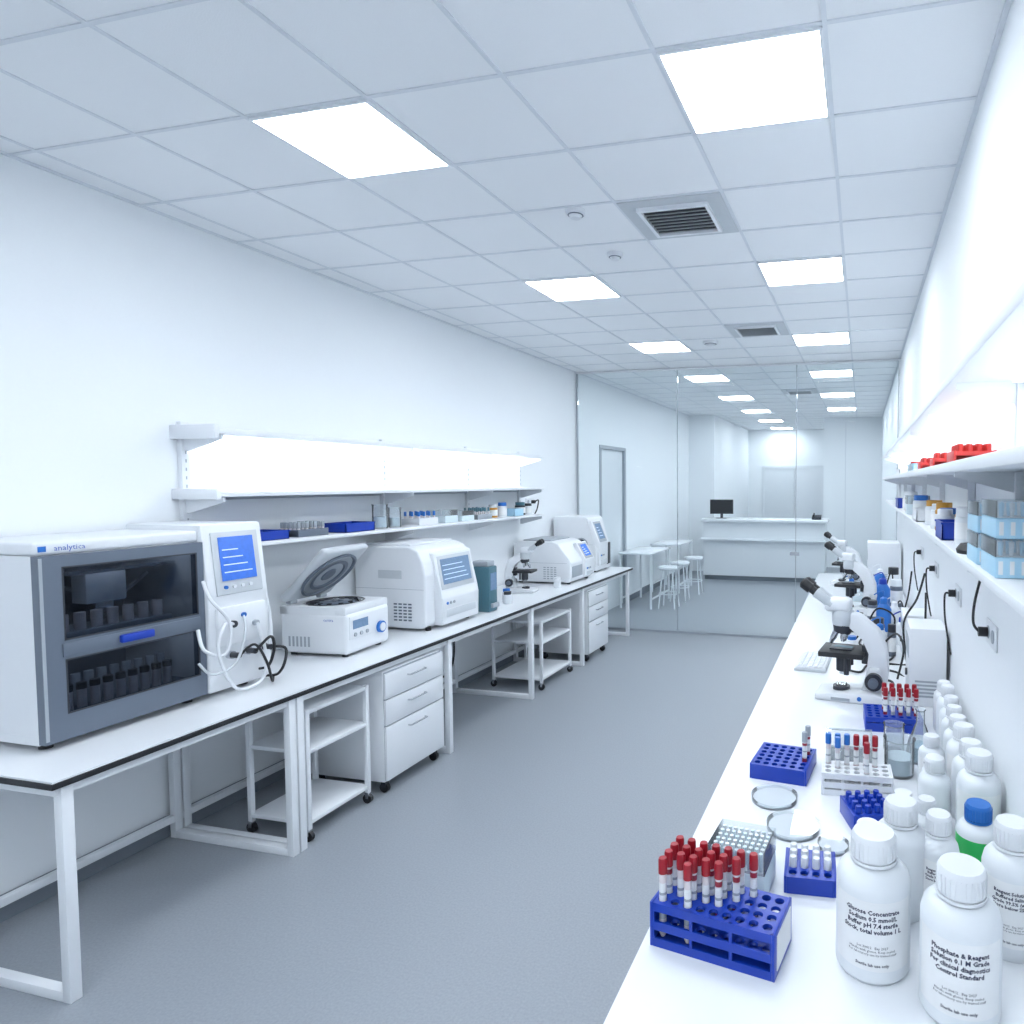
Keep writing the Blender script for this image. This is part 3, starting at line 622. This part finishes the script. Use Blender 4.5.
cable([(.2,4.86,zc),(.24,4.9,zc+.2),(.12,4.92,zc+.26),(.04,4.95,zc+.12),(-.04,5.0,zc)])
wash(.13,4.62,HB,.05,.26,HDPE,BLUE2); wash(.30,4.98,HB,.05,.24,HDPE,BLUE); jar(.13,5.02,HB,.045,.18,DARK,DARK)
jar(.05,4.68,HB,.035,.14,BLUE2,DARK); jar(.21,4.62,HB,.03,.22,GREY,DARK); jar(-.06,4.72,HB,.035,.10,HDPE,BLUE2)
wash(.18,5.4,HB,.06,.32,BLUE2,BLUE2); wash(.27,5.56,HB,.05,.25,HDPE,WHITE); jar(.1,5.87,HB,.045,.16,GREY,DARK); wash(.2,6.35,HB,.07,.34,BLUE2,BLUE); jar(.1,6.58,HB,.05,.2,DARK,LGREY); jar(.33,6.5,HB,.06,.26,GREY,HDPE)
wash(-.1,7.1,HB,.05,.2,HDPE,BLUE2); wash(.2,7.3,HB,.06,.30,BLUE2,WHITE); tipbox(.0,6.75,HB,.16,.16,.10,nx=5,ny=4); jar(.33,7.1,HB,.06,.3,HDPE,DARK)
b=B('vortex_mixer'); b.prism([(-.1,0),(.1,0),(.1,.1),(-.02,.12),(-.1,.06)],-.08,.08,DARK,.01).cyl((.03,0,.115),.04,.03,BLACK).done(-.05,5.35,HB,10)
b=B('dry_block_heater'); b.prism([(-.12,0),(.10,0),(.10,.14),(-.04,.14),(-.12,.06)],-.09,.09,WHITE,.01).bx(-.02,.08,-.07,.07,.14,.155,METAL).bx(-.03,-.0,-.091,-.0905,.05,.08,DARK).bx(-.095,-.075,-.05,.05,.085,.09,SCREEN2).done(-.12,7.3-.9+.62,HB,-5) if False else None
b=B('power_outlet'); b.bx(0,.008,-.1,.1,-.045,.045,WHITE,.003)
for k in (-.045,.045): b.cyl((.008,k,0),.024,.003,LGREY,'x',18)
b.cyl((.008,.045,0),.022,.045,BLACK,'x',16)
b.tube([(.05,.045,0),(.1,.045,.02),(.1,.0,-.1),(.06,-.05,-.2)],.008,BLACK,8,6).done(XL+.0005,7.45,1.9)
B('power_cable').tube([(XL+.1,4.9,.6),(XL+.12,5.0,.45),(XL+.1,5.2,.3),(XL+.14,5.5,.26),(XL+.1,5.7,.4),(XL+.08,5.72,.85)],.009,BLACK,8,8).done()
# ------------------------------------------------------------ world + camera
w=bpy.data.worlds.new('world'); S.world=w; w.use_nodes=True
w.node_tree.nodes['Background'].inputs[0].default_value=(.8,.88,1,1); w.node_tree.nodes['Background'].inputs[1].default_value=.3
cd=bpy.data.cameras.new('camera'); co=bpy.data.objects.new('camera',cd); S.collection.objects.link(co)
co.location=(0,0,2.15); co.rotation_euler=(math.radians(90-2.64),0,math.radians(13.5))
cd.sensor_width=36; cd.lens=650/1024*36; cd.shift_x=-.1895; cd.clip_start=.05; cd.clip_end=100
S.camera=co
